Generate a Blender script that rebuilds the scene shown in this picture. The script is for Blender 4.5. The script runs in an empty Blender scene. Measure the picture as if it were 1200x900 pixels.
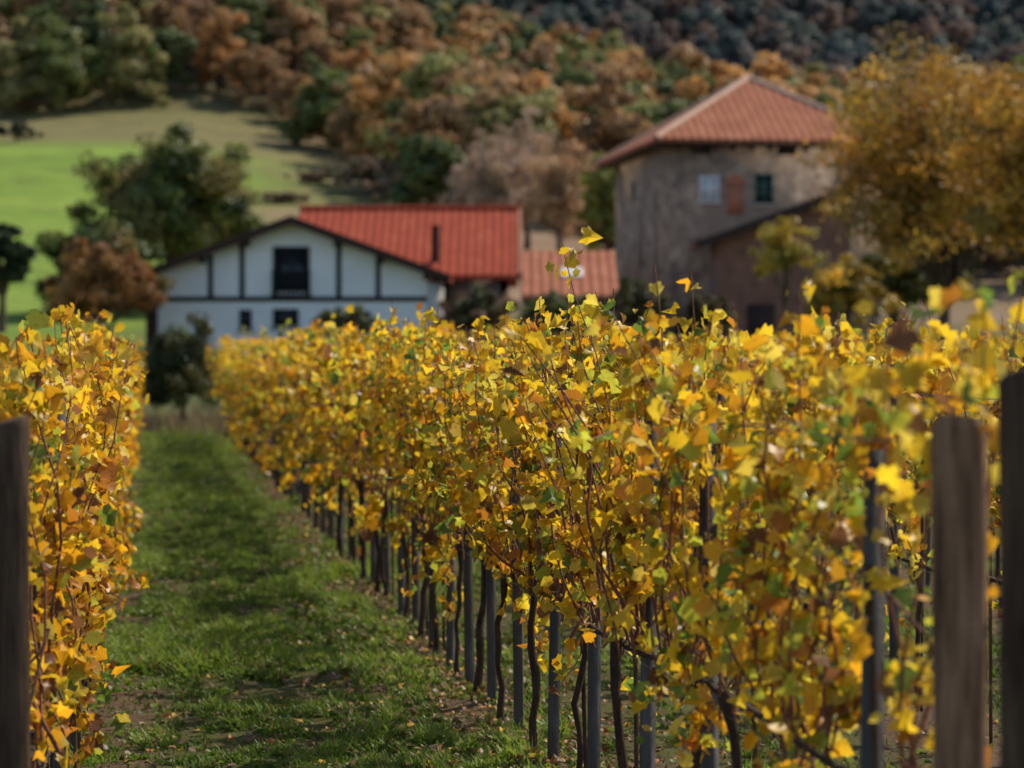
import bpy, math, numpy as np
from mathutils import Vector
rng=np.random.default_rng(7)
scene=bpy.context.scene
scene.view_settings.view_transform='Standard'; scene.view_settings.look='None'
scene.view_settings.exposure=0; scene.view_settings.gamma=1
F=2833.0; CZ=1.6; HY=415.0
RS=-0.151           # row direction: dx per dy
SP=1.86             # row spacing
def WX(px,d): return (px-600)/F*d
def WZ(py,d): return CZ+(HY-py)/F*d

# ---------------------------------------------------------------- helpers
def link(o,parent=None):
    scene.collection.objects.link(o)
    if parent is not None: o.parent=parent
    return o
def empty(name,loc=(0,0,0),rot=0):
    e=bpy.data.objects.new(name,None); e.location=loc; e.rotation_euler=(0,0,rot)
    e.empty_display_size=0.3
    return link(e)
def mesh_np(name,V,Fc,mat,colors=None,smooth=False,parent=None,dolink=True):
    V=np.asarray(V,dtype=np.float32); Fc=np.asarray(Fc,dtype=np.int32)
    me=bpy.data.meshes.new(name); k=Fc.shape[1]
    me.vertices.add(len(V)); me.vertices.foreach_set('co',V.ravel())
    me.loops.add(Fc.size); me.loops.foreach_set('vertex_index',Fc.ravel())
    me.polygons.add(len(Fc)); me.polygons.foreach_set('loop_start',np.arange(0,Fc.size,k,dtype=np.int32))
    me.update(calc_edges=True)
    if smooth: me.polygons.foreach_set('use_smooth',np.ones(len(Fc),dtype=bool))
    if colors is not None:
        at=me.color_attributes.new('Col','FLOAT_COLOR','POINT')
        c=np.ones((len(V),4),dtype=np.float32); c[:,:3]=colors; at.data.foreach_set('color',c.ravel())
    me.materials.append(mat)
    o=bpy.data.objects.new(name,me)
    if dolink: link(o,parent)
    return o
def norm(a): return a/np.maximum(np.linalg.norm(a,axis=-1,keepdims=True),1e-9)
def inst(bv,bf,R,S,T):
    bv=np.asarray(bv,float); bf=np.asarray(bf)
    N=len(T); L=bv[None]*S[:,None,:]
    V=np.einsum('nij,nvj->nvi',R,L)+T[:,None,:]
    Fc=bf[None]+(np.arange(N)*len(bv))[:,None,None]
    return V.reshape(-1,3),Fc.reshape(-1,bf.shape[1])
def frames(Y,Z):
    Y=norm(Y); Z=norm(Z-Y*np.sum(Y*Z,-1,keepdims=True)); X=np.cross(Y,Z)
    return np.stack([X,Y,Z],axis=-1)
def tubes(P,R,sides=4):
    T=norm(np.gradient(P,axis=1)); ref=np.array([.93,.31,.2])
    U=norm(np.cross(T,ref)); W=np.cross(T,U)
    a=np.arange(sides)*2*np.pi/sides
    V=P[:,:,None,:]+R[:,:,None,None]*(np.cos(a)[None,None,:,None]*U[:,:,None,:]+np.sin(a)[None,None,:,None]*W[:,:,None,:])
    N,K=P.shape[:2]
    n,k,s=np.meshgrid(np.arange(N),np.arange(K-1),np.arange(sides),indexing='ij')
    b=n*K*sides; s2=(s+1)%sides
    Fc=np.stack([b+k*sides+s,b+k*sides+s2,b+(k+1)*sides+s2,b+(k+1)*sides+s],-1).reshape(-1,4)
    return V.reshape(-1,3),Fc
_tab=rng.random((256,256))
def vnoise(x,y):
    x=np.asarray(x,float); y=np.asarray(y,float)
    xi=np.floor(x).astype(int); yi=np.floor(y).astype(int); fx=x-xi; fy=y-yi
    fx=fx*fx*(3-2*fx); fy=fy*fy*(3-2*fy)
    g=lambda i,j:_tab[i%256,j%256]
    return (g(xi,yi)*(1-fx)+g(xi+1,yi)*fx)*(1-fy)+(g(xi,yi+1)*(1-fx)+g(xi+1,yi+1)*fx)*fy
def sstep(a,b,x):
    t=np.clip((x-a)/(b-a),0,1); return t*t*(3-2*t)

# ---------------------------------------------------------------- materials
class NT:
    def __init__(s,name):
        s.m=bpy.data.materials.new(name); s.m.use_nodes=True; s.t=s.m.node_tree
        s.t.nodes.clear(); s.out=s.n('ShaderNodeOutputMaterial')
    def n(s,ty,**kw):
        nd=s.t.nodes.new(ty)
        for k,v in kw.items(): setattr(nd,k,v)
        return nd
    def l(s,a,b): s.t.links.new(a,b)
    def math(s,op,a,b=None,c=None,clamp=False):
        nd=s.n('ShaderNodeMath',operation=op); nd.use_clamp=clamp
        for i,v in enumerate((a,b,c)):
            if v is None: continue
            if isinstance(v,(int,float)): nd.inputs[i].default_value=v
            else: s.l(v,nd.inputs[i])
        return nd.outputs[0]
    def noise(s,scale,vec=None,detail=4,rough=.6):
        nd=s.n('ShaderNodeTexNoise'); nd.inputs['Scale'].default_value=scale
        nd.inputs['Detail'].default_value=detail; nd.inputs['Roughness'].default_value=rough
        if vec is not None: s.l(vec,nd.inputs['Vector'])
        return nd.outputs['Fac']
    def ramp(s,fac,stops,const=False):
        nd=s.n('ShaderNodeValToRGB'); cr=nd.color_ramp
        if const: cr.interpolation='CONSTANT'
        while len(cr.elements)<len(stops): cr.elements.new(.5)
        for e,(p,c) in zip(cr.elements,stops): e.position=p; e.color=(*c,1)
        s.l(fac,nd.inputs[0]); return nd.outputs[0]
    def mix(s,fac,a,b,mode='MIX'):
        nd=s.n('ShaderNodeMix',data_type='RGBA',blend_type=mode)
        for sock,v in ((nd.inputs[0],fac),(nd.inputs[6],a),(nd.inputs[7],b)):
            if isinstance(v,(int,float)): sock.default_value=v
            elif isinstance(v,tuple): sock.default_value=(*v,1)
            else: s.l(v,sock)
        return nd.outputs[2]
    def ss(s,v,a,b):
        nd=s.n('ShaderNodeMapRange',interpolation_type='SMOOTHSTEP'); s.l(v,nd.inputs[0])
        nd.inputs[1].default_value=a; nd.inputs[2].default_value=b; return nd.outputs[0]
    def bsdf(s,col,rough=.8,bump=None,bstr=.5,bdist=.05,metal=0,spec=.3):
        p=s.n('ShaderNodeBsdfPrincipled')
        if isinstance(col,tuple): p.inputs['Base Color'].default_value=(*col,1)
        else: s.l(col,p.inputs['Base Color'])
        p.inputs['Roughness'].default_value=rough; p.inputs['Metallic'].default_value=metal
        p.inputs['Specular IOR Level'].default_value=spec
        if bump is not None:
            b=s.n('ShaderNodeBump'); b.inputs['Strength'].default_value=bstr; b.inputs['Distance'].default_value=bdist
            s.l(bump,b.inputs['Height']); s.l(b.outputs[0],p.inputs['Normal'])
        return p.outputs[0]
    def done(s,sh): s.l(sh,s.out.inputs[0]); return s.m
def mat_mottle(name,c1,c2,scale=3,rough=.85,bump=.4,bdist=.03,c3=None,metal=0,stretch=None,spec=.3):
    t=NT(name); tc=t.n('ShaderNodeTexCoord'); v=tc.outputs['Object']
    if stretch:
        mp=t.n('ShaderNodeMapping'); mp.inputs['Scale'].default_value=stretch; t.l(v,mp.inputs[0]); v=mp.outputs[0]
    n1=t.noise(scale,v,6,.65); st=[(.32,c1),(.68,c2)]
    col=t.ramp(n1,st)
    if c3: col=t.mix(t.ss(t.noise(scale*.23,v,4),.48,.62),col,c3)
    return t.done(t.bsdf(col,rough,t.noise(scale*3,v,5),bump,bdist,metal,spec))
def mat_leaf(name,transl=.4,blotch=.25,objrand=None,rough=.5,spec=.3):
    t=NT(name)
    if objrand:
        oi=t.n('ShaderNodeObjectInfo'); base=t.ramp(oi.outputs['Random'],objrand,const=True)
        at=t.n('ShaderNodeAttribute'); at.attribute_name='Col'
        col=t.mix(1.0,base,at.outputs['Color'],'MULTIPLY')
    else:
        at=t.n('ShaderNodeAttribute'); at.attribute_name='Col'; col=at.outputs['Color']
        if blotch>0:
            g=t.n('ShaderNodeNewGeometry'); nz=t.noise(55,g.outputs['Position'],2)
            col=t.mix(t.ss(nz,.54,.74),col,t.mix(blotch,col,(.25,.11,.02),'MIX'))
    d=t.bsdf(col,rough,spec=spec); tr=t.n('ShaderNodeBsdfTranslucent'); t.l(col,tr.inputs[0])
    mx=t.n('ShaderNodeMixShader'); mx.inputs[0].default_value=transl; t.l(d,mx.inputs[1]); t.l(tr.outputs[0],mx.inputs[2])
    return t.done(mx.outputs[0])
M_vleaf=mat_leaf('vine_leaf_autumn',.58,.45,rough=.42,spec=.4)
M_tleaf=mat_leaf('tree_leaf',.4,0)
M_grass=mat_leaf('grass_blade',.45,0)
M_fallen=mat_leaf('fallen_leaf',.1,.4)
M_cane=mat_mottle('vine_cane',(.12,.04,.025),(.30,.13,.07),25,.7)
M_trunk=mat_mottle('vine_trunk_bark',(.03,.02,.015),(.10,.06,.04),30,.9,.8,stretch=(1,1,.3))
M_bark=mat_mottle('tree_bark',(.05,.035,.025),(.14,.10,.07),8,.9)
M_metal=mat_mottle('galvanised_steel',(.045,.043,.041),(.13,.125,.12),20,.85,.3,metal=0,spec=.08,c3=(.085,.07,.055),stretch=(1,1,.2))
M_wire=mat_mottle('wire_steel',(.08,.08,.08),(.15,.15,.15),20,.6,0,metal=.3)
M_post=mat_mottle('weathered_post_wood',(.10,.055,.03),(.50,.30,.18),11,.9,1,.015,c3=(.32,.21,.12),stretch=(4,4,.35),spec=.05)
M_postd=mat_mottle('dark_post_wood',(.035,.024,.017),(.15,.10,.065),9,.9,1,.012,stretch=(4,4,.45),spec=.05)

# ---------------------------------------------------------------- terrain
def H(x,y):
    x=np.asarray(x,float); y=np.asarray(y,float)
    z=np.interp(y,[-1e4,47,95,140,300],[0,0,1.1,4.8,32.0])
    f=np.interp(x,[-40,-10,40,100],[1,.86,.72,.62]); f=1+(f-1)*sstep(110,220,y)
    zc=np.interp(x,[-300,-40,-13,16,38,64,100],[105,92,58,48,39,34,30])
    t=np.clip((y-300)/160,0,1)
    z=z*f; z=z+(zc-32*f)*t
    t2=sstep(460,620,y); z=z*(1-.35*t2)
    far=sstep(620,1350,y)*250*(1+.12*np.sin(x*.006+1)); z=z+far
    amp=np.clip((y-60)/200,0,1)
    z=z+amp*(vnoise(x/45+3,y/45)-.5)*4*np.clip(y/300,0,2)
    near=(vnoise(x*1.7,y*1.7)-.5)*.05+(vnoise(x*6,y*6)-.5)*.02
    return z+near*np.clip(1-(y-60)/60,0,1)
ys=np.concatenate([np.linspace(-40,3,12),np.linspace(3.2,24,220),np.linspace(24.3,60,110),np.linspace(61,150,80),np.linspace(152,480,130),np.linspace(490,1700,90)])
xa=np.concatenate([np.linspace(0,9,120),np.linspace(9.3,40,70),np.linspace(41,150,70),np.linspace(160,1000,50)])
xs=np.concatenate([-xa[::-1][:-1],xa])
X,Y=np.meshgrid(xs,ys); Z=H(X,Y)
nx=len(xs); ny=len(ys)
i,j=np.meshgrid(np.arange(ny-1),np.arange(nx-1),indexing='ij'); b=i*nx+j
Fg=np.stack([b,b+1,b+nx+1,b+nx],-1).reshape(-1,4)
t=NT('vineyard_ground'); g=t.n('ShaderNodeNewGeometry'); P=g.outputs['Position']
sx=t.n('ShaderNodeSeparateXYZ'); t.l(P,sx.inputs[0]); px_,py_=sx.outputs[0],sx.outputs[1]
a=t.math('MULTIPLY_ADD',py_,-RS,px_); dist=t.math('PINGPONG',t.math('SUBTRACT',a,1.54-SP*40),SP/2)
n2=t.noise(2.2,P,5); n8=t.noise(9,P,5); n40=t.noise(45,P,4)
dd=t.math('ADD',dist,t.math('MULTIPLY',t.math('SUBTRACT',n2,.5),.9))
soil=t.ramp(n40,[(.3,(.045,.028,.018)),(.7,(.15,.095,.055))])
gr=t.ramp(n8,[(.3,(.075,.055,.024)),(.55,(.07,.07,.022)),(.75,(.09,.10,.025))])
vine=t.mix(t.ss(dd,.22,.48),soil,gr)
nf=t.noise(.035,P,6,.65); nfd=t.noise(.35,P,5,.7)
mp=t.n('ShaderNodeMapping'); mp.inputs['Scale'].default_value=(.02,.16,.02); t.l(P,mp.inputs[0])
nst=t.noise(1.0,mp.outputs[0],5)
brown=t.ramp(nf,[(.3,(.12,.10,.045)),(.45,(.20,.14,.08)),(.65,(.29,.19,.13))])
green=t.ramp(nst,[(.3,(.13,.22,.03)),(.7,(.22,.31,.05))])
m=t.math('MULTIPLY_ADD',py_,.122,px_); m=t.math('ADD',m,t.math('MULTIPLY',t.math('SUBTRACT',nf,.5),40))
mg=t.math('MULTIPLY',t.math('SUBTRACT',1.0,t.ss(m,-6,14)),t.math('SUBTRACT',1.0,t.ss(py_,235,272)))
ol=t.ramp(nst,[(.3,(.13,.13,.045)),(.7,(.21,.18,.08))])
field=t.mix(t.ss(m,-4,26),ol,brown)
field=t.mix(mg,field,green)
field=t.mix(t.ss(nfd,.40,.75),field,t.mix(.5,field,(.07,.06,.03)))
low=t.math('MULTIPLY',t.math('SUBTRACT',1.0,t.ss(py_,95,130)),t.ss(px_,-24,-14))
field=t.mix(low,field,t.ramp(nf,[(.3,(.06,.08,.02)),(.7,(.11,.11,.04))]))
fl=t.mix(t.ss(py_,296,312),field,(.06,.05,.028))
col=t.mix(t.ss(py_,46.5,48.5),vine,fl)
t.done(t.bsdf(col,.95,n40,.6,.03,spec=.1))
mesh_np('ground',np.stack([X,Y,Z],-1).reshape(-1,3),Fg,t.m,smooth=True)

# ---------------------------------------------------------------- vines
LV=np.array([(0,.04),(.22,-.10),(.46,.04),(.44,.26),(.57,.46),(.35,.63),(0,.93),(-.35,.63),(-.57,.46),(-.44,.26),(-.46,.04),(-.22,-.10),(0,.38)],float)
LV=np.c_[LV,.36*np.abs(LV[:,0])-.45*(LV[:,1]-.38)**2]; LV[6,2]-=.12; LV[3,2]-=.09; LV[9,2]-=.09; LV[4,2]-=.05; LV[10,2]+=.08
LF=np.array([(12,k,(k+1)%12) for k in range(12)])
LV2=np.array([(0,0,0),(.48,.08,.15),(.48,.58,.12),(0,.95,-.2),(-.48,.58,.12),(-.48,.08,.15),(0,.4,0)],float)
LF2=np.array([(6,k,(k+1)%6) for k in range(6)])
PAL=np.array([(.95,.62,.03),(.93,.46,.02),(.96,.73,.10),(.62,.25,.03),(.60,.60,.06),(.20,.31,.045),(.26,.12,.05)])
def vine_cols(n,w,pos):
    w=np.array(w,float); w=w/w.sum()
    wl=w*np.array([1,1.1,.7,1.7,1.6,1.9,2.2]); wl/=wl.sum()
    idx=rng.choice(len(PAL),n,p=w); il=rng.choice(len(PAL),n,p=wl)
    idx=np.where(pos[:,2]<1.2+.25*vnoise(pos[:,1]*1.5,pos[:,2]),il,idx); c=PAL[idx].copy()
    c*=(.62+.46*rng.random((n,1)))
    k=vnoise(pos[:,1]*1.3+5,pos[:,2]*2+pos[:,0])[:,None]
    c=c*(.80+.38*k); return np.clip(c,0,.96)
def vine_row(a0,y0,y1,dens,cpm,w,zlow=.62,top=1.74,spread=.16,detail_to=15,lowb=1.0,tall=.03,fardens=None):
    root=empty('grapevine_row')
    L=y1-y0; N=int(L*cpm); K=8
    s=y0+rng.random(N)*L
    pl=np.round(s/.95)*.95; s=s+(pl-s)*rng.uniform(0,.5,N)
    tt=np.linspace(0,1,K)
    z0=zlow+.1*rng.random(N)
    zt=top+.28*(vnoise(s*.9+a0*7,s*0+a0)-.5)+rng.normal(0,.085,N)
    tallm=rng.random(N)<tall; zt=zt+tallm*rng.uniform(.08,.18,N)
    short=rng.random(N)<.28; zt=np.where(short,zt-rng.uniform(.2,.7,N),zt)
    lean=rng.normal(0,.24,N); out=rng.normal(0,spread,N)
    droop=(rng.random(N)<.35)*rng.uniform(.1,.55,N)
    hang=(rng.random(N)<.13); z0=np.where(hang,zlow+rng.uniform(.1,.5,N),z0); zt=np.where(hang,rng.uniform(.2,.6,N),zt)
    out=np.where(hang,np.sign(out)*(.06+np.abs(out)*.8),out); droop=np.where(hang,0,droop)
    ph=rng.random(N)*6.28; am=rng.uniform(.01,.055,N)
    z=z0[:,None]+(zt-z0)[:,None]*tt-droop[:,None]*np.clip(tt-.6,0,1)**2*3.5
    al=s[:,None]+lean[:,None]*tt**1.3+am[:,None]*np.sin(ph[:,None]+tt*9)
    la=rng.normal(0,.04,N)[:,None]+out[:,None]*tt*(1+droop[:,None]*tt*1.2)+am[:,None]*np.cos(ph[:,None]*2+tt*8)
    Pc=np.stack([a0+RS*al+la,al,z],-1)
    Rc=np.broadcast_to(np.interp(tt,[0,1],[.0052,.0018]),(N,K))*rng.uniform(.8,1.3,(N,1))
    V,Fc=tubes(Pc,Rc,4); mesh_np('canes',V,Fc,M_cane,parent=root,smooth=True)
    # leaves
    n=int(L*dens); bare=rng.random(N)**.7; ci=rng.choice(N,n,p=bare/bare.sum())
    if fardens is not None:
        kp=(s[ci]<detail_to+1)|(rng.random(n)<fardens/dens); ci=ci[kp]; n=len(ci)
    tq=rng.random(n)**(.62/lowb)*.97+.03
    f=tq*(K-1); k0=np.minimum(f.astype(int),K-2); fr=(f-k0)[:,None]
    base=Pc[ci,k0]*(1-fr)+Pc[ci,k0+1]*fr
    off=norm(rng.normal(0,1,(n,3)))*rng.uniform(.012,.11,(n,1)); off[:,2]*=.7
    T=base+off
    nz=.6*vnoise(T[:,1]*3.6+a0,T[:,2]*3.6)+.4*vnoise(T[:,1]*8,T[:,2]*8+a0)
    keep=nz>.27+.22*(T[:,2]<1.05)*rng.random(n)
    T=T[keep]; n=len(T)
    Yd=np.c_[rng.normal(0,.6,n),rng.normal(0,.6,n),-1+rng.random(n)*1.1]
    Zn=np.c_[rng.normal(0,1,(n,2)),rng.uniform(-.1,.9,n)]
    R=frames(Yd,Zn); sz=rng.uniform(.022,.068,n)
    far=T[:,1]>detail_to
    sz=np.where(far,sz*1.3,sz)
    S=np.stack([sz*rng.uniform(.65,1.15,n),sz,sz*rng.normal(.6,1.25,n)],-1)
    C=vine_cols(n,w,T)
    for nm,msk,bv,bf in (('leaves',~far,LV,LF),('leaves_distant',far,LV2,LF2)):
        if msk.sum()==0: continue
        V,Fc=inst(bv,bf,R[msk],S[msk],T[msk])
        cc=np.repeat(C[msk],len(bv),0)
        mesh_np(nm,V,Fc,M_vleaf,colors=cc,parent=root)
    # trunks
    ts=np.arange(y0+.3,y1,.85); ts=ts+rng.normal(0,.08,len(ts)); N=len(ts); K=9; tt=np.linspace(0,1,K)
    wx=np.cumsum(rng.normal(0,.012,(N,K)),1); wy=np.cumsum(rng.normal(0,.016,(N,K)),1)
    Pt=np.stack([a0+RS*ts[:,None]+wx,ts[:,None]+wy,-.03+tt*(zlow+.12)+0*wx],-1)
    Rt=np.interp(tt,[0,.1,.85,1],[.024,.017,.015,.022])*rng.uniform(.75,1.25,(N,1))*rng.uniform(.85,1.2,(N,K))
    V,Fc=tubes(Pt,Rt,6); mesh_np('trunks',V,Fc,M_trunk,parent=root,smooth=True)
    N=len(ts); x=a0+RS*ts+.03; tilt=rng.normal(0,.02,(N,2))
    Pk=np.stack([np.stack([x+.02,ts+.05,0*ts-.05],-1),np.stack([x+tilt[:,0],ts+tilt[:,1],0*ts+1.15],-1)],1)
    V,Fc=tubes(Pk,np.full((N,2),.008),5); mesh_np('support_canes',V,Fc,M_postd,parent=root)
    cy=np.arange(y0,y1,.12); P0=np.stack([a0+RS*cy+rng.normal(0,.008,len(cy)),cy,zlow+.06+.05*(vnoise(cy*2,cy*0)-.5)],-1)[None]
    V,Fc=tubes(P0,np.full((1,len(cy)),.011),5); mesh_np('cordon',V,Fc,M_trunk,parent=root,smooth=True)
    P0=np.array([[[a0+RS*y0+o,y0,zz],[a0+RS*y1+o,y1,zz]] for zz in (zlow+.04,1.05,1.42) for o in (-.035,.035)])
    V,Fc=tubes(P0,np.full((6,2),.0017),4); mesh_np('wires',V,Fc,M_wire,parent=root)
    return root
def stakes(root,a0,ysl,h=1.62,tilt=.012):
    if len(ysl)==0: return
    w=.020; d=.016; th=.003
    prof=np.array([(-w,-d),(w,-d),(w,d),(w-th,d),(w-th,-d+th),(-w+th,-d+th),(-w+th,d),(-w,d)])
    V=[];Fc=[]
    for y in ysl:
        b=len(V); hh=(h if y>6 else h-.10)+rng.normal(0,.03); tx,ty=rng.normal(0,tilt,2); ang=rng.normal(0.5,.3); c,s=math.cos(ang),math.sin(ang)
        for zz in (-.05,hh):
            for (p,q) in prof: V.append((a0+RS*y+.03+p*c-q*s+tx*zz,y+p*s+q*c+ty*zz,zz))
        for k in range(8): Fc.append((b+k,b+(k+1)%8,b+8+(k+1)%8,b+8+k))
        for q in ((0,1,4,5),(1,2,3,4),(0,5,6,7)): Fc.append(tuple(b+8+e for e in q))
    mesh_np('metal_stakes',np.array(V),np.array(Fc),M_metal,parent=root)
WR=[.42,.22,.18,.06,.11,.07,.04]
WL=[.36,.34,.10,.12,.05,.02,.05]
a_R1=1.54
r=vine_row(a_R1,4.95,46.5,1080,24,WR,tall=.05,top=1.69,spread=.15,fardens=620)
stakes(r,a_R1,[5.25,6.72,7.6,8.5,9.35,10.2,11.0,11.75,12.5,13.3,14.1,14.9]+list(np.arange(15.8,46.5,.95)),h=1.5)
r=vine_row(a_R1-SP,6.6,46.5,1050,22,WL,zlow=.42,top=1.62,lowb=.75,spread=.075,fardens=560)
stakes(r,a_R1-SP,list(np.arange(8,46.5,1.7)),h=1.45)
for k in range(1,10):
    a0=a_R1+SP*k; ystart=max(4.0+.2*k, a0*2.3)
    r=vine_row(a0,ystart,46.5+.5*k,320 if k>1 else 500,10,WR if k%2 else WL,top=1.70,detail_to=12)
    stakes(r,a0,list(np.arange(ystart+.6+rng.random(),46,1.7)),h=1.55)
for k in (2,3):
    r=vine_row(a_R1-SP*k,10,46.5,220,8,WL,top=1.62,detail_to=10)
    stakes(r,a_R1-SP*k,list(np.arange(11,46,1.7)),h=1.5)

def wooden_post(x,y,h,rad,mat,tilt=(0,0)):
    K=14; sides=20; zz=np.concatenate([np.linspace(-.15,h-.02,K-2),[h-.006,h]]); V=[];Fc=[]
    rr=rad*np.r_[np.ones(K-2)*(1+.04*rng.normal(0,1,K-2)),.96,.86]
    ph=rng.random()*6
    for k in range(K):
        for s in range(sides):
            an=s*2*np.pi/sides; q=rr[k]*(1+.035*math.sin(3*an+ph)+.02*math.sin(7*an+ph*2))
            V.append((tilt[0]*zz[k]+q*math.cos(an),tilt[1]*zz[k]+q*math.sin(an),zz[k]+(.012*math.sin(an+ph) if k>=K-2 else 0)))
    c=len(V); V.append((tilt[0]*h,tilt[1]*h,h-.004))
    for k in range(K-1):
        for s in range(sides): Fc.append((k*sides+s,k*sides+(s+1)%sides,(k+1)*sides+(s+1)%sides,(k+1)*sides+s))
    for s in range(0,sides,2): Fc.append(((K-1)*sides+s,(K-1)*sides+s+1,(K-1)*sides+(s+2)%sides,c))
    o=mesh_np('wooden_post',np.array(V),np.array(Fc),mat,smooth=False); o.location=(x,y,0)
    return o
wooden_post(WX(1128,4.6),4.6,1.475,.052,M_post,(-.004,0))
wooden_post(WX(1212,4.12),4.12,1.57,.052,M_postd,(-.006,0))
wooden_post(WX(12,5.7),5.7,1.445,.044,M_postd,(.0,0))

# ---------------------------------------------------------------- grass & fallen leaves
BV=np.array([(-.5,0,0),(.5,0,0),(.38,.12,.55),(-.38,.12,.55),(0,.5,1)],float); BF=np.array([(0,1,2),(0,2,3),(3,2,4)])
def rotz(n):
    a=rng.random(n)*6.283; c,s=np.cos(a),np.sin(a); o=np.zeros(n); e=np.ones(n)
    return np.stack([np.stack([c,-s,o],-1),np.stack([s,c,o],-1),np.stack([o,o,e],-1)],-2)
def grass(n,alo,ahi,ylo,yhi,edge=.3):
    y=ylo*np.exp(rng.random(n)*math.log(yhi/ylo)); a=alo+rng.random(n)*(ahi-alo)
    x=a+RS*y
    p1=vnoise(x*1.9,y*.8); p2=vnoise(x*4+9,y*2.2); p3=vnoise(x*11,y*6)
    dr=np.abs(((a-1.54+SP/2)%SP)-SP/2)
    mixn=.35*p1+.35*p2+.30*p3
    cover=(.08+.92*sstep(.12,.50,dr+.5*(p1-.5)))*sstep(.34,.53,mixn)
    kp=rng.random(n)<cover+.06; x,y,p1,p2,p3,a,mixn=x[kp],y[kp],p1[kp],p2[kp],p3[kp],a[kp],mixn[kp]; n=len(x)
    h=rng.uniform(.018,.045,n)*(.4+2.4*np.clip(mixn-.3,0,1)*p3*2)*(1+.015*y); w=rng.uniform(.003,.006,n)*(1+.08*y)
    broad=rng.random(n)<.5; w=np.where(broad,w*3.8,w); h=np.where(broad,h*.6,h)
    S=np.stack([w,h*np.where(broad,rng.uniform(.8,2.6,n),rng.uniform(.2,1.8,n)),h],-1); T=np.stack([x,y,H(x,y)-.004],-1)
    c1=np.array([.06,.125,.015]);c2=np.array([.26,.36,.04]);c3=np.array([.26,.20,.08])
    q=np.clip(1.9*(mixn-.44)+.5*rng.random(n),0,1)[:,None]; C=c1*(1-q)+c2*q
    dry=(rng.random(n)<.15)[:,None]; C=np.where(dry,c3,C)
    V,Fc=inst(BV,BF,rotz(n),S,T); return V,Fc,np.repeat(C,5,0)
parts=[grass(470000,-.32,1.9,7.3,50),grass(60000,1.9,1.54+SP*2,5,40),grass(20000,-.32-SP,-.32,7,40)]
V=np.concatenate([p[0] for p in parts]); offs=np.cumsum([0]+[len(p[0]) for p in parts[:-1]])
Fc=np.concatenate([p[1]+o for p,o in zip(parts,offs)]); C=np.concatenate([p[2] for p in parts])
mesh_np('grass',V,Fc,M_grass,colors=C)
n=9000; x=rng.uniform(-12,2,n); y=rng.uniform(46.8,54,n); h=rng.uniform(.1,.42,n)*(.4+vnoise(x*1.2,y)); 
V,Fc=inst(BV,BF,rotz(n),np.stack([np.full(n,.02),h*.6,h],-1),np.stack([x,y,H(x,y)],-1))
cc=np.array([.26,.20,.10])*rng.uniform(.5,1.2,(n,1)); cc[:,1]*=rng.uniform(.8,1.15,n)
mesh_np('dry_grass',V,Fc,M_grass,colors=np.repeat(cc,5,0))
n=12000; y=5*np.exp(rng.random(n)*math.log(45/5)); a=np.where(rng.random(n)<.62,1.54+rng.normal(0,.38,n),rng.uniform(-.5,4.5,n)); x=a+RS*y
Yd=np.c_[rng.normal(0,1,(n,2)),rng.normal(0,.2,n)]; Zn=np.c_[rng.normal(0,.4,(n,2)),np.ones(n)]
sz=rng.uniform(.014,.038,n); S=np.stack([sz,sz,sz*rng.uniform(-1.5,2.5,n)],-1)
V,Fc=inst(LV,LF,frames(Yd,Zn),S,np.stack([x,y,H(x,y)+rng.uniform(.006,.03,n)],-1))
PF=np.array([(.40,.16,.04),(.24,.12,.05),(.65,.38,.04),(.16,.09,.05),(.30,.20,.10)])
C=PF[rng.integers(0,5,n)]*rng.uniform(.5,1.0,(n,1))
mesh_np('fallen_leaves',V,Fc,M_fallen,colors=np.repeat(C,13,0))

# ---------------------------------------------------------------- trees
QV=np.array([(0,-.5,0),(.42,0,.1),(0,.5,0),(-.42,0,.1)],float); QF=np.array([(0,1,2),(0,2,3)])
def crown(rx,ry,rz,cz,ncl,per,ls,pal,rough=.28,shell=.45,dark=.5,crs=1.0,nr=.35):
    d=norm(rng.normal(0,1,(ncl,3))); d[:,2]=np.where(d[:,2]<-.55,-d[:,2],d[:,2])
    rr=rng.uniform(shell,1,(ncl,1))*(1+rough*(rng.random((ncl,1))-.5)*2)
    cc=d*rr*np.array([rx,ry,rz]); cr=rng.uniform(.16,.34,ncl)*min(rx,rz)*crs
    ci=np.repeat(np.arange(ncl),per); n=len(ci)
    off=norm(rng.normal(0,1,(n,3)))*(rng.random((n,1))**.5)*cr[ci][:,None]; off[:,2]*=.75
    P=cc[ci]+off+np.array([0,0,cz])
    nrm=norm(norm(off)*1.0+norm(cc[ci])*.6+rng.normal(0,nr,(n,3)))
    R=frames(rng.normal(0,1,(n,3)),nrm); s=ls*rng.uniform(.6,1.3,n)
    pal=np.array(pal); cl=pal[rng.integers(0,len(pal),ncl)][ci]
    tone=rng.uniform(1-dark*.5,1+dark*.5,ncl)[ci]*rng.uniform(.8,1.2,n)
    V,Fc=inst(QV,QF,R,np.stack([s,s,s],-1),P)
    return V,Fc,np.repeat(cl*tone[:,None],4,0),cc+np.array([0,0,cz])
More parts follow.
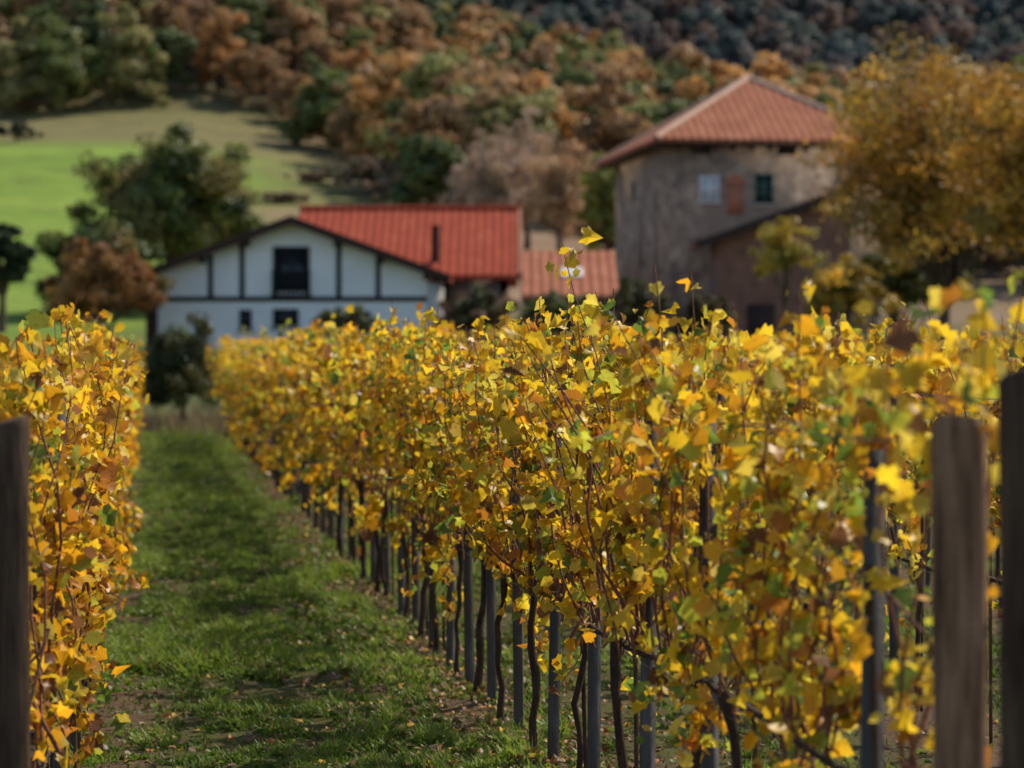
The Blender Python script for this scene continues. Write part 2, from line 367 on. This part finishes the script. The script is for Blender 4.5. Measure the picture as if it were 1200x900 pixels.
def limbs(cents,h0,r0,nl):
    K=7; tt=np.linspace(0,1,K); idx=rng.choice(len(cents),min(nl,len(cents)),replace=False); N=len(idx)+1
    P=np.zeros((N,K,3)); R=np.zeros((N,K))
    top=cents[:,2].max()*.8
    P[0]=np.stack([.12*np.sin(tt*4)*tt,.1*np.sin(tt*3+1)*tt,-.3+tt*(top+.3)],-1); R[0]=r0*np.interp(tt,[0,.1,.6,1],[1.4,1,.6,.15])
    for q,ii in enumerate(idx,1):
        e=cents[ii]; st=np.array([0,0,min(h0*rng.uniform(.7,1.6),e[2]*.9)]); 
        P[q]=st+(e-st)*tt[:,None]; P[q,:,2]+=np.sin(tt*np.pi)*.08*np.linalg.norm(e-st)*rng.uniform(-.4,1)
        P[q,1:-1]+=rng.normal(0,.05,(K-2,3))*np.linalg.norm(e-st)*.4
        R[q]=r0*rng.uniform(.25,.5)*np.interp(tt,[0,1],[1,.12])
    return tubes(P,R,6)
def tree(name,px,d,pytop,wpx,pal,pybot=None,ncl=70,per=110,ls=.22,r0=.22,nl=22,shell=.45,dark=.6,rough=.28,base=None,crs=1.0):
    x=WX(px,d); gz=float(H(x,d)); top=WZ(pytop,d)-gz; rx=wpx/F*d/2
    bot=(WZ(pybot,d)-gz) if pybot is not None else top*.22
    bot=max(bot,.0); rz=(top-bot)/2; cz=bot+rz
    e=empty(name,(x,d,gz-.05))
    V,Fc,C,cents=crown(rx*.88,rx*.88,rz*.88,cz,ncl,per,ls,pal,shell=shell,dark=dark,rough=rough,crs=crs)
    mesh_np('foliage',V,Fc,M_tleaf,colors=C,parent=e)
    V,Fc=limbs(cents,max(bot,.3*top),r0,nl); mesh_np('trunk_and_limbs',V,Fc,M_bark,parent=e,smooth=True)
    return e
G1=[(.10,.135,.03),(.15,.175,.045),(.20,.19,.055),(.07,.10,.03)]
tree('oak_tree',200,128,158,245,G1+[(.25,.20,.06)],pybot=365,ncl=230,per=170,ls=.32,r0=.35,shell=.3)
tree('oak_tree',110,122,245,150,G1,pybot=375,ncl=100,per=120,ls=.32,shell=.35)
tree('oak_tree',2,112,262,80,[(.03,.05,.02),(.04,.06,.025)],pybot=352,ncl=70,per=110,ls=.27)
tree('rust_coloured_tree',120,92,280,150,[(.34,.15,.045),(.25,.12,.045),(.38,.20,.06),(.20,.15,.045)],pybot=400,ncl=150,per=120,ls=.2,r0=.14,shell=.3,rough=.4)
tree('broadleaf_tree',505,185,155,105,[(.09,.13,.04),(.12,.15,.05)],pybot=290,ncl=90,per=110,ls=.4,shell=.3)
PK=[(.50,.36,.28),(.42,.30,.23),(.52,.37,.25),(.46,.31,.20)]
for (px,d,top,wd,pal) in ((590,168,148,120,PK),(655,160,166,115,[(.52,.34,.19),(.46,.28,.15)]),(618,172,133,95,PK),(560,176,185,95,PK),(690,170,215,80,PK)):
    tree('bare_autumn_tree',px,d,top,wd,pal,pybot=320,ncl=130,per=90,ls=.22,nl=70,shell=.25,crs=.95)
for (px,d,top,wd) in ((430,215,182,110),(375,222,200,100),(330,205,225,80),(465,205,205,90)):
    tree('bare_autumn_tree',px,d,top,wd,[(.32,.23,.16),(.36,.25,.17),(.26,.21,.11)],pybot=270,ncl=80,per=80,ls=.34,nl=30,shell=.25)
tree('yellow_green_tree',712,132,180,80,[(.36,.34,.06),(.22,.24,.05)],pybot=345,ncl=90,per=110,ls=.28,shell=.3)
tree('hedge_shrub',20,255,143,90,[(.02,.03,.015)],pybot=166,ncl=30,per=100,ls=.4)
YA=[(.54,.30,.035),(.62,.38,.045),(.42,.21,.035),(.30,.21,.05),(.48,.24,.03)]
tree('yellow_autumn_tree',1105,70,45,340,YA,pybot=400,ncl=340,per=80,ls=.15,r0=.2,nl=110,shell=.2,dark=.9,crs=.9)
tree('yellow_autumn_tree',1225,62,70,260,YA,pybot=400,ncl=240,per=80,ls=.14,r0=.13,nl=60,shell=.2,dark=.9)
tree('yellow_shrub',920,84,255,90,[(.48,.34,.04),(.34,.28,.05)],pybot=345,ncl=60,per=60,ls=.13,r0=.07,shell=.3)
tree('green_shrub',1050,76,290,200,[(.09,.10,.025),(.16,.14,.035)],pybot=385,ncl=90,per=100,ls=.16,r0=.1)
tree('yellow_shrub',990,74,300,120,[(.42,.28,.035),(.28,.22,.045)],pybot=400,ncl=80,per=80,ls=.14,r0=.07,shell=.3)
tree('green_shrub',212,50,372,125,[(.045,.06,.02),(.07,.085,.025),(.11,.105,.03)],pybot=515,ncl=130,per=170,ls=.075,r0=.05,shell=.3)
tree('green_shrub',160,55,395,70,[(.07,.08,.03),(.10,.10,.04)],pybot=490,ncl=60,per=100,ls=.08,r0=.05)
tree('green_shrub',405,84,355,85,[(.18,.20,.10),(.12,.14,.06)],pybot=410,ncl=60,per=100,ls=.13,r0=.06)
tree('green_shrub',560,82,338,110,[(.08,.09,.03),(.15,.09,.045)],pybot=410,ncl=70,per=100,ls=.13,r0=.06)
tree('green_shrub',655,80,340,120,[(.08,.10,.03),(.12,.14,.045)],pybot=410,ncl=70,per=100,ls=.13,r0=.06)
tree('green_shrub',750,86,318,70,[(.06,.07,.03),(.10,.09,.03)],pybot=410,ncl=60,per=100,ls=.13,r0=.06)
tree('green_shrub',830,86,335,90,[(.07,.07,.03),(.12,.09,.04)],pybot=410,ncl=60,per=100,ls=.13,r0=.06)

# forest (geometry-node instanced)
var=bpy.data.collections.new('forest_tree_variants')
def ramp_even(cols): return [(k/(len(cols)),c) for k,c in enumerate(cols)]
FC=[(.12,.155,.05),(.46,.24,.085),(.19,.22,.065),(.36,.21,.095),(.10,.135,.05),(.52,.29,.10),(.31,.28,.10),(.17,.20,.06),(.43,.27,.13),(.13,.16,.055),(.34,.20,.10),(.26,.26,.09)]
M_for=mat_leaf('forest_foliage',.4,objrand=ramp_even(FC))
FC_HAZE=[(.12,.15,.14),(.22,.15,.125),(.13,.165,.14),(.17,.15,.14),(.11,.145,.15),(.26,.17,.13)]  # muted bluish tones: distance haze painted into the far foliage colours
M_for_haze=mat_leaf('haze_tinted_forest_foliage',.42,objrand=ramp_even(FC_HAZE))
def variants(coll,mat,n,ls,per,ncl,dark=.5,crs=1.0,shell=.45):
    for k in range(n):
        V,Fc,C,_=crown(1.0*rng.uniform(.75,1.05),1.0*rng.uniform(.8,1),1.25*rng.uniform(.85,1.3),1.0,ncl,per,ls,[(1,1,1)],shell=shell,dark=dark,rough=.28,crs=crs,nr=.2)
        o=mesh_np('forest_tree',V,Fc,mat,colors=C,dolink=False); coll.objects.link(o)
variants(var,M_for,8,.12,110,48)
var2=bpy.data.collections.new('distant_forest_tree_variants'); variants(var2,M_for_haze,5,.13,120,44,.2,1.3,.6)
def forest(name,coll,pts,scl):
    me=bpy.data.meshes.new(name); me.from_pydata([tuple(p) for p in pts],[],[])
    at=me.attributes.new('scl','FLOAT','POINT'); at.data.foreach_set('value',np.asarray(scl,np.float32))
    o=bpy.data.objects.new(name,me); link(o)
    ng=bpy.data.node_groups.new(name+'_scatter','GeometryNodeTree')
    ng.interface.new_socket('Geometry',in_out='INPUT',socket_type='NodeSocketGeometry')
    ng.interface.new_socket('Geometry',in_out='OUTPUT',socket_type='NodeSocketGeometry')
    N=ng.nodes; gi=N.new('NodeGroupInput'); go=N.new('NodeGroupOutput'); ip=N.new('GeometryNodeInstanceOnPoints')
    ci=N.new('GeometryNodeCollectionInfo'); ci.inputs['Collection'].default_value=coll
    ci.inputs['Separate Children'].default_value=True; ci.inputs['Reset Children'].default_value=True
    rv=N.new('FunctionNodeRandomValue'); rv.data_type='FLOAT_VECTOR'
    rv.inputs[0].default_value=(-.08,-.08,0); rv.inputs[1].default_value=(.08,.08,6.28)
    na=N.new('GeometryNodeInputNamedAttribute'); na.data_type='FLOAT'; na.inputs[0].default_value='scl'
    L=ng.links; L.new(gi.outputs[0],ip.inputs['Points']); L.new(ci.outputs[0],ip.inputs['Instance'])
    ip.inputs['Pick Instance'].default_value=True
    L.new(rv.outputs[0],ip.inputs['Rotation']); L.new(na.outputs[0],ip.inputs['Scale']); L.new(ip.outputs[0],go.inputs[0])
    md=o.modifiers.new('scatter','NODES'); md.node_group=ng
def scatter(n,ylo,yhi,ulo,uhi,mind,cond):
    out=[];cell={}
    for _ in range(n):
        y=rng.uniform(ylo,yhi); x=rng.uniform(ulo,uhi)*y
        if not cond(x,y): continue
        k=(int(x//mind),int(y//mind))
        if any(((x-q[0])**2+(y-q[1])**2)<mind*mind for di in(-1,0,1) for dj in(-1,0,1) for q in cell.get((k[0]+di,k[1]+dj),[])): continue
        cell.setdefault(k,[]).append((x,y)); out.append((x,y))
    return np.array(out)
def cond1(x,y):
    yb=np.interp(x/y*F+600,[-200,340,430,520,700,850,1300],[302,298,262,212,195,170,150]); return y>yb+6*math.sin(x*.13)
p=scatter(13000,150,475,-.34,.34,5.4,cond1); z=H(p[:,0],p[:,1])
forest('hillside_forest',var,np.c_[p,z-.6],rng.uniform(2.6,5.6,len(p)))
p=scatter(16000,600,1400,-.28,.32,8.5,lambda x,y:True); z=H(p[:,0],p[:,1])
forest('distant_forest',var2,np.c_[p,z-1],rng.uniform(5.5,8.5,len(p)))

# ---------------------------------------------------------------- buildings
def tile_mat(name,axis,c1,c2,c3):
    t=NT(name); tc=t.n('ShaderNodeTexCoord'); v=tc.outputs['Object']
    w=t.n('ShaderNodeTexWave',wave_type='BANDS',bands_direction=axis); w.inputs['Scale'].default_value=.85
    w.inputs['Distortion'].default_value=.6; w.inputs['Detail'].default_value=1; t.l(v,w.inputs['Vector'])
    n=t.noise(1.3,v,6,.7); n3=t.noise(9,v,3)
    col=t.ramp(n,[(.3,c1),(.55,c2),(.75,c3)])
    col=t.mix(t.math('MULTIPLY',t.math('SUBTRACT',1.0,w.outputs['Fac']),.65),col,(.11,.035,.02))
    col=t.mix(t.ss(n3,.55,.8),col,t.mix(.5,col,c3))
    return t.done(t.bsdf(col,.9,w.outputs['Fac'],.6,.06,spec=.12))
TC=((.32,.11,.06),(.46,.17,.095),(.60,.29,.18)); RC=((.34,.055,.03),(.46,.08,.04),(.54,.16,.09))
M_tx=tile_mat('terracotta_tiles_x','X',*TC); M_ty=tile_mat('terracotta_tiles_y','Y',*TC)
M_rx=tile_mat('red_roof_tiles_x','X',*RC); M_ry=tile_mat('red_roof_tiles_y','Y',*RC)
M_white=mat_mottle('whitewashed_plaster',(.84,.86,.88),(.91,.92,.93),1.2,.9,.2,c3=(.80,.82,.85))
M_timber=mat_mottle('dark_timber',(.012,.016,.025),(.035,.035,.045),6,.7)
M_verge=mat_mottle('brown_bargeboard',(.03,.017,.013),(.065,.035,.028),5,.8)
M_stone=mat_mottle('rubble_stone',(.12,.085,.065),(.58,.42,.31),1.5,.95,1,.1,c3=(.30,.21,.155))
M_stoned=mat_mottle('dark_rubble_stone',(.13,.095,.08),(.32,.23,.19),2.6,.95,.9,.06)
M_red=mat_mottle('reddish_render',(.17,.085,.06),(.28,.14,.10),2,.9,.4)
M_quoin=mat_mottle('pale_quoin_stone',(.48,.45,.40),(.65,.62,.56),3,.9,.4)
M_glass=mat_mottle('window_glass',(.01,.012,.015),(.03,.035,.04),2,.15,0)
M_pane=mat_mottle('pale_curtained_pane',(.40,.48,.53),(.55,.62,.68),2,.3,0)
M_gpaint=mat_mottle('green_shutter_paint',(.03,.12,.095),(.06,.18,.14),4,.5,.1)
M_wpaint=mat_mottle('white_window_paint',(.72,.75,.77),(.84,.86,.88),4,.5,.1)
M_brick=mat_mottle('brick_niche',(.34,.13,.08),(.48,.20,.12),8,.9,.4)
M_ridge=mat_mottle('ridge_tiles',(.54,.32,.22),(.70,.47,.35),5,.85)
def box(parent,name,x0,x1,y0,y1,z0,z1,mat,bev=0):
    V=[(x,y,z) for z in(z0,z1) for (x,y) in((x0,y0),(x1,y0),(x1,y1),(x0,y1))]
    o=mesh_np(name,V,[(3,2,1,0),(4,5,6,7),(0,1,5,4),(1,2,6,5),(2,3,7,6),(3,0,4,7)],mat,parent=parent); return o
def poly_ex(parent,name,pts,axis,c0,c1,mat):
    me=bpy.data.meshes.new(name); n=len(pts)
    f=(lambda u,z,c:(u,c,z)) if axis=='Y' else (lambda u,z,c:(c,u,z))
    V=[f(u,z,c0) for u,z in pts]+[f(u,z,c1) for u,z in pts]
    Fc=[tuple(range(n)),tuple(range(2*n-1,n-1,-1))]+[(k,(k+1)%n,n+(k+1)%n,n+k) for k in range(n)]
    me.from_pydata(V,[],Fc); me.materials.append(mat); me.update()
    import bmesh
    bm=bmesh.new(); bm.from_mesh(me); bmesh.ops.recalc_face_normals(bm,faces=bm.faces); bm.to_mesh(me); bm.free()
    o=bpy.data.objects.new(name,me); return link(o,parent)
def window(parent,name,x0,x1,z0,z1,y,frame,glass=M_glass,fw=.07,bars=(1,1),sill=None):
    box(parent,name+'_glass',x0+fw,x1-fw,y-.02,y+.05,z0+fw,z1-fw,glass)
    box(parent,name+'_jamb_l',x0,x0+fw,y-.07,y+.05,z0,z1,frame); box(parent,name+'_jamb_r',x1-fw,x1,y-.07,y+.05,z0,z1,frame)
    box(parent,name+'_head',x0+fw,x1-fw,y-.065,y+.05,z1-fw,z1,frame); box(parent,name+'_sill',x0-.08,x1+.08,y-.11,y+.05,z0-.07,z0-.002,sill or frame)
    for k in range(bars[0]):
        xx=x0+(x1-x0)*(k+1)/(bars[0]+1); box(parent,name+'_mullion',xx-.03,xx+.03,y-.05,y-.022,z0+fw,z1-fw,frame)
    for k in range(bars[1]):
        zz=z0+(z1-z0)*(k+1)/(bars[1]+1); box(parent,name+'_transom',x0+fw,x1-fw,y-.048,y-.024,zz-.03,zz+.03,frame)
# -- half-timbered white farmhouse
D=95.0; sc=F/D; hx=WX(343,D)
fh=empty('half_timbered_farmhouse',(hx,D,0))
lx=lambda px:(px-343)/sc
zz=lambda py:CZ+(HY-py)/sc
pk=zz(255); sl=(zz(255)-zz(323))/6.15; hw=5.3
rz_=lambda u: pk-sl*abs(u)-.22
poly_ex(fh,'gable_walls',[(-hw,.6),(hw,.6),(hw,rz_(hw)),(0,rz_(0)),(-hw,rz_(hw))],'Y',0,9,M_white)
for s in(-1,1):
    poly_ex(fh,'roof_slope',[(0,pk),(s*6.15,pk-sl*6.15),(s*6.15,pk-sl*6.15-.16),(0,pk-.16)],'Y',-.75,9,M_ry)
    poly_ex(fh,'bargeboard',[(0,pk+.03),(s*6.22,pk+.03-sl*6.22),(s*6.22,pk-.30-sl*6.22),(0,pk-.30)],'Y',-.82,-.753,M_verge)
    poly_ex(fh,'soffit',[(0,pk-.163),(s*6.1,pk-.163-sl*6.1),(s*6.1,pk-.215-sl*6.1),(0,pk-.215)],'Y',-.74,-.003,M_verge)
    for k in range(1,4):
        u=s*k*1.75; box(fh,'purlin_end',u-.09,u+.09,-.70,-.004,pk-sl*abs(u)-.50,pk-sl*abs(u)-.26,M_verge)
for p in (247,284,397,443):
    u=lx(p); box(fh,'timber_post',u-.10,u+.10,-.045,.02,zz(350)+.09,rz_(abs(u)+.1)-.02,M_timber)
box(fh,'timber_beam',-hw,hw,-.055,.02,zz(350)-.11,zz(350)+.085,M_timber)
window(fh,'balcony_window',lx(320),lx(363),zz(349)+.12,zz(289),0,M_timber,bars=(1,2),fw=.12)
box(fh,'balcony_rail',lx(319),lx(364),-.22,-.16,zz(320),zz(317),M_timber)
for k in range(9):
    u=lx(320)+k*(lx(363)-lx(320))/8; box(fh,'baluster',u-.03,u+.03,-.21,-.17,zz(348),zz(320)-.002,M_timber)
window(fh,'ground_window',lx(281),lx(295),zz(387),zz(363),0,M_timber,bars=(0,1),fw=.05)
window(fh,'ground_window',lx(320),lx(350),zz(384),zz(362),0,M_timber,bars=(1,0),fw=.06)
window(fh,'ground_window',lx(420),lx(434),zz(387),zz(365),0,M_timber,bars=(0,1),fw=.05)
box(fh,'stone_quoin_pillar',hw+.003,hw+.6,-.3,.8,.5,zz(332),M_quoin)
box(fh,'corner_post',-hw-.45,-hw-.003,-.1,.5,.5,rz_(5.7)-.03,M_verge)
# rear wing, ridge running left-right
wy0,wy1=101-D,113-D; we=WZ(322,101); wr=WZ(245,107); x0=WX(352,107)-hx; x1=WX(607,104)-hx
box(fh,'wing_front_wall',5.9,x1-.4,wy0+.5,wy0+.8,.6,we+.1,M_stoned)
poly_ex(fh,'wing_gable_wall',[(wy0+.5,.6),(wy1-.5,.6),(wy1-.5,we-.1),((wy0+wy1)/2,wr-.35),(wy0+.5,we-.1)],'X',x1-.75,x1-.41,M_stone)
poly_ex(fh,'wing_gable_wall',[(wy0+.5,.6),(wy1-.5,.6),(wy1-.5,we-.1),((wy0+wy1)/2,wr-.35),(wy0+.5,we-.1)],'X',x0+.41,x0+.7,M_white)
box(fh,'wing_back_wall',x0+.4,x1-.4,wy1-.8,wy1-.5,.6,we-.1,M_stoned)
ym=(wy0+wy1)/2
poly_ex(fh,'wing_roof_front',[(wy0,we),(ym,wr),(ym,wr-.2),(wy0,we-.2)],'X',x0,x1,M_rx)
poly_ex(fh,'wing_roof_back',[(wy1,we),(ym,wr),(ym,wr-.2),(wy1,we-.2)],'X',x0,x1,M_rx)
poly_ex(fh,'wing_verge',[(wy0-.05,we+.07),(ym,wr+.08),(ym,wr-.25),(wy0-.05,we-.25)],'X',x1+.002,x1+.16,M_brick)
V,Fc=tubes(np.array([[[x0,ym,wr+.02],[x1+.2,ym,wr+.02]]]),np.full((1,2),.14),8); mesh_np('wing_ridge',V,Fc,M_rx,parent=fh)
cx=WX(510,102)-hx
V,Fc=tubes(np.array([[[cx,7.2,we],[cx,7.2,WZ(268,102)],[cx,7.2,WZ(264,102)]]]),np.array([[.17,.17,.22]]),10); mesh_np('chimney_pipe',V,Fc,M_verge,parent=fh)
# -- low tiled outbuilding
od=90.0
ob=empty('tiled_outbuilding',(WX(668,od),od,0)); e=WZ(346,od-1); rg=WZ(294,od+3.5); ow=1.78
poly_ex(ob,'walls',[(-.6,.6),(7.6,.6),(7.6,e-.1),(3.5,rg-.25),(-.6,e-.1)],'X',-ow+.06,ow-.04,M_stoned)
poly_ex(ob,'roof_front',[(-1,e),(3.5,rg),(3.5,rg-.15),(-1,e-.15)],'X',-ow,ow,M_tx)
poly_ex(ob,'roof_back',[(8,e),(3.5,rg),(3.5,rg-.15),(8,e-.15)],'X',-ow,ow,M_tx)
def rp(s): return (-1+4.5*s, e+(rg-e)*s)
poly_ex(ob,'skylight',[ (rp(.38)[0],rp(.38)[1]+.02),(rp(.56)[0],rp(.56)[1]+.02),(rp(.56)[0],rp(.56)[1]+.09),(rp(.38)[0],rp(.38)[1]+.09)],'X',-.3,.5,M_wpaint)
poly_ex(ob,'skylight_glass',[ (rp(.41)[0],rp(.41)[1]+.092),(rp(.53)[0],rp(.53)[1]+.092),(rp(.53)[0],rp(.53)[1]+.1),(rp(.41)[0],rp(.41)[1]+.1)],'X',-.22,.42,M_quoin)
# -- stone tower house
rot=math.radians(8.5); A=(WX(785,100.6),100.6)
tw=empty('stone_tower_house',(A[0],A[1],0),rot); Wd,Ln=9.0,12.0; ez=WZ(162,99.9); ov=.75
box(tw,'walls',0,Wd,0,Ln,.5,ez-.12,M_stone)
ap=[(Wd/2,4.6,WZ(91,105.5)),(Wd/2,7.6,WZ(91,105.5))]
c=[(-ov,-ov,ez),(Wd+ov,-ov,ez),(Wd+ov,Ln+ov,ez),(-ov,Ln+ov,ez)]
def roofface(name,pts,mat):
    pts=[tuple(p) for p in pts]; n=len(pts); lo=[(p[0],p[1],p[2]-.16) for p in pts]
    me=bpy.data.meshes.new(name); me.from_pydata(pts+lo,[],[tuple(range(n)),tuple(range(2*n-1,n-1,-1))]+[(k,n+k,n+(k+1)%n,(k+1)%n) for k in range(n)])
    me.materials.append(mat); link(bpy.data.objects.new(name,me),tw)
roofface('roof_front',[c[0],c[1],ap[0]],M_tx); roofface('roof_back',[c[2],c[3],ap[1]],M_tx)
roofface('roof_left',[c[3],c[0],ap[0],ap[1]],M_ty); roofface('roof_right',[c[1],c[2],ap[1],ap[0]],M_ty)
P0=np.array([[c[0],ap[0]],[c[1],ap[0]],[c[2],ap[1]],[c[3],ap[1]],[ap[0],ap[1]]]); V,Fc=tubes(P0,np.full((5,2),.13),8); mesh_np('hip_tiles',V,Fc,M_ridge,parent=tw)
box(tw,'eaves_soffit',-ov+.08,Wd+ov-.08,-ov+.08,Ln+ov-.08,ez-.27,ez-.165,M_verge)
for k in range(14):
    u=-.5+k*.78
    if u<Wd+.5: box(tw,'rafter_end',u-.06,u+.06,-ov+.1,-.004,ez-.42,ez-.273,M_verge)
sx_=F/101.3; tz=lambda py:CZ+(HY-py)/sx_; tu=lambda px:(px-785)/sx_*1.0
window(tw,'window_white',tu(820),tu(843),tz(237),tz(207),0,M_wpaint,bars=(1,1),glass=M_pane)
window(tw,'window_green',tu(886),tu(908),tz(240),tz(204),0,M_gpaint,bars=(1,2),sill=M_quoin)
box(tw,'niche_brick',tu(853),tu(872),-.04,.03,tz(252),tz(218),M_brick)
u0,u1=tu(850),tu(875); um=(u0+u1)/2; arc=[(um+(u1-u0)/2*math.cos(q),tz(217)+.42*math.sin(q)) for q in np.linspace(0,math.pi,10)]
poly_ex(tw,'niche_arch',arc,'Y',-.10,.03,M_brick)
for p in (822,925): box(tw,'attic_opening',tu(p)-.42,tu(p)+.42,-.012,.05,tz(182),tz(168)-.02,M_glass)
for (yy,z0,hh) in ((2.4,4.2,4.2),(7.5,8.4,.9),(5.6,5.4,2.6)): box(tw,'side_opening',-.014,.02,yy,yy+.7,z0,z0+hh,M_stoned if hh>2 else M_glass)
# -- lean-to barn against the tower
ln=empty('lean_to_barn',(0,0,0)); d0=96.2; s2=F/d0
xL,xR=WX(817,d0),WX(1000,d0); zL,zR=WZ(284,d0),WZ(217,d0)
g=(zR-zL)/(xR-xL); x2=WX(842,d0)
poly_ex(ln,'front_wall',[(x2,.5),(xR,.5),(xR,zR-.25),(x2,zL+g*(x2-xL)-.25)],'Y',96.9,97.2,M_red)
poly_ex(ln,'side_wall',[(96.9+.3,.5),(100.2,.5),(100.2,zL+g*(x2-xL)-.25),(97.2,zL+g*(x2-xL)-.25)],'X',x2,x2+.3,M_stoned)
poly_ex(ln,'roof',[(xL,zL),(xR,zR),(xR,zR-.16),(xL,zL-.16)],'Y',96.3,100.4,M_ty)
poly_ex(ln,'bargeboard',[(xL-.05,zL+.04),(xR,zR+.05),(xR,zR-.3),(xL-.05,zL-.3)],'Y',96.2,96.297,M_verge)
box(ln,'barn_door',x2+1.2,x2+2.3,96.87,96.95,.5,3.6,M_verge)

# ---------------------------------------------------------------- light, sky, camera
el=math.radians(46); az=math.radians(50)   # azimuth clockwise from +Y
w=bpy.data.worlds.new('World'); scene.world=w; w.use_nodes=True; nt=w.node_tree
bg=nt.nodes['Background']; sk=nt.nodes.new('ShaderNodeTexSky'); sk.sky_type='NISHITA'; sk.sun_disc=False
sk.sun_elevation=el; sk.sun_rotation=az; nt.links.new(sk.outputs[0],bg.inputs[0]); bg.inputs[1].default_value=.15
sd=bpy.data.lights.new('sun','SUN'); sd.energy=5.0; sd.angle=math.radians(.6); sd.color=(1,.90,.74)
so=link(bpy.data.objects.new('sun',sd)); dv=Vector((math.sin(az)*math.cos(el),math.cos(az)*math.cos(el),math.sin(el)))
so.rotation_euler=dv.to_track_quat('Z','Y').to_euler(); so.location=(20,-20,40)
cam=bpy.data.cameras.new('camera'); co=link(bpy.data.objects.new('camera',cam)); co.location=(0,0,CZ)
co.rotation_euler=(math.radians(90)-math.atan(35/F),0,0); cam.lens=85; cam.sensor_width=36; cam.clip_end=6000; cam.clip_start=.1
cam.dof.use_dof=True; cam.dof.focus_distance=8.8; cam.dof.aperture_fstop=2.8
scene.camera=co
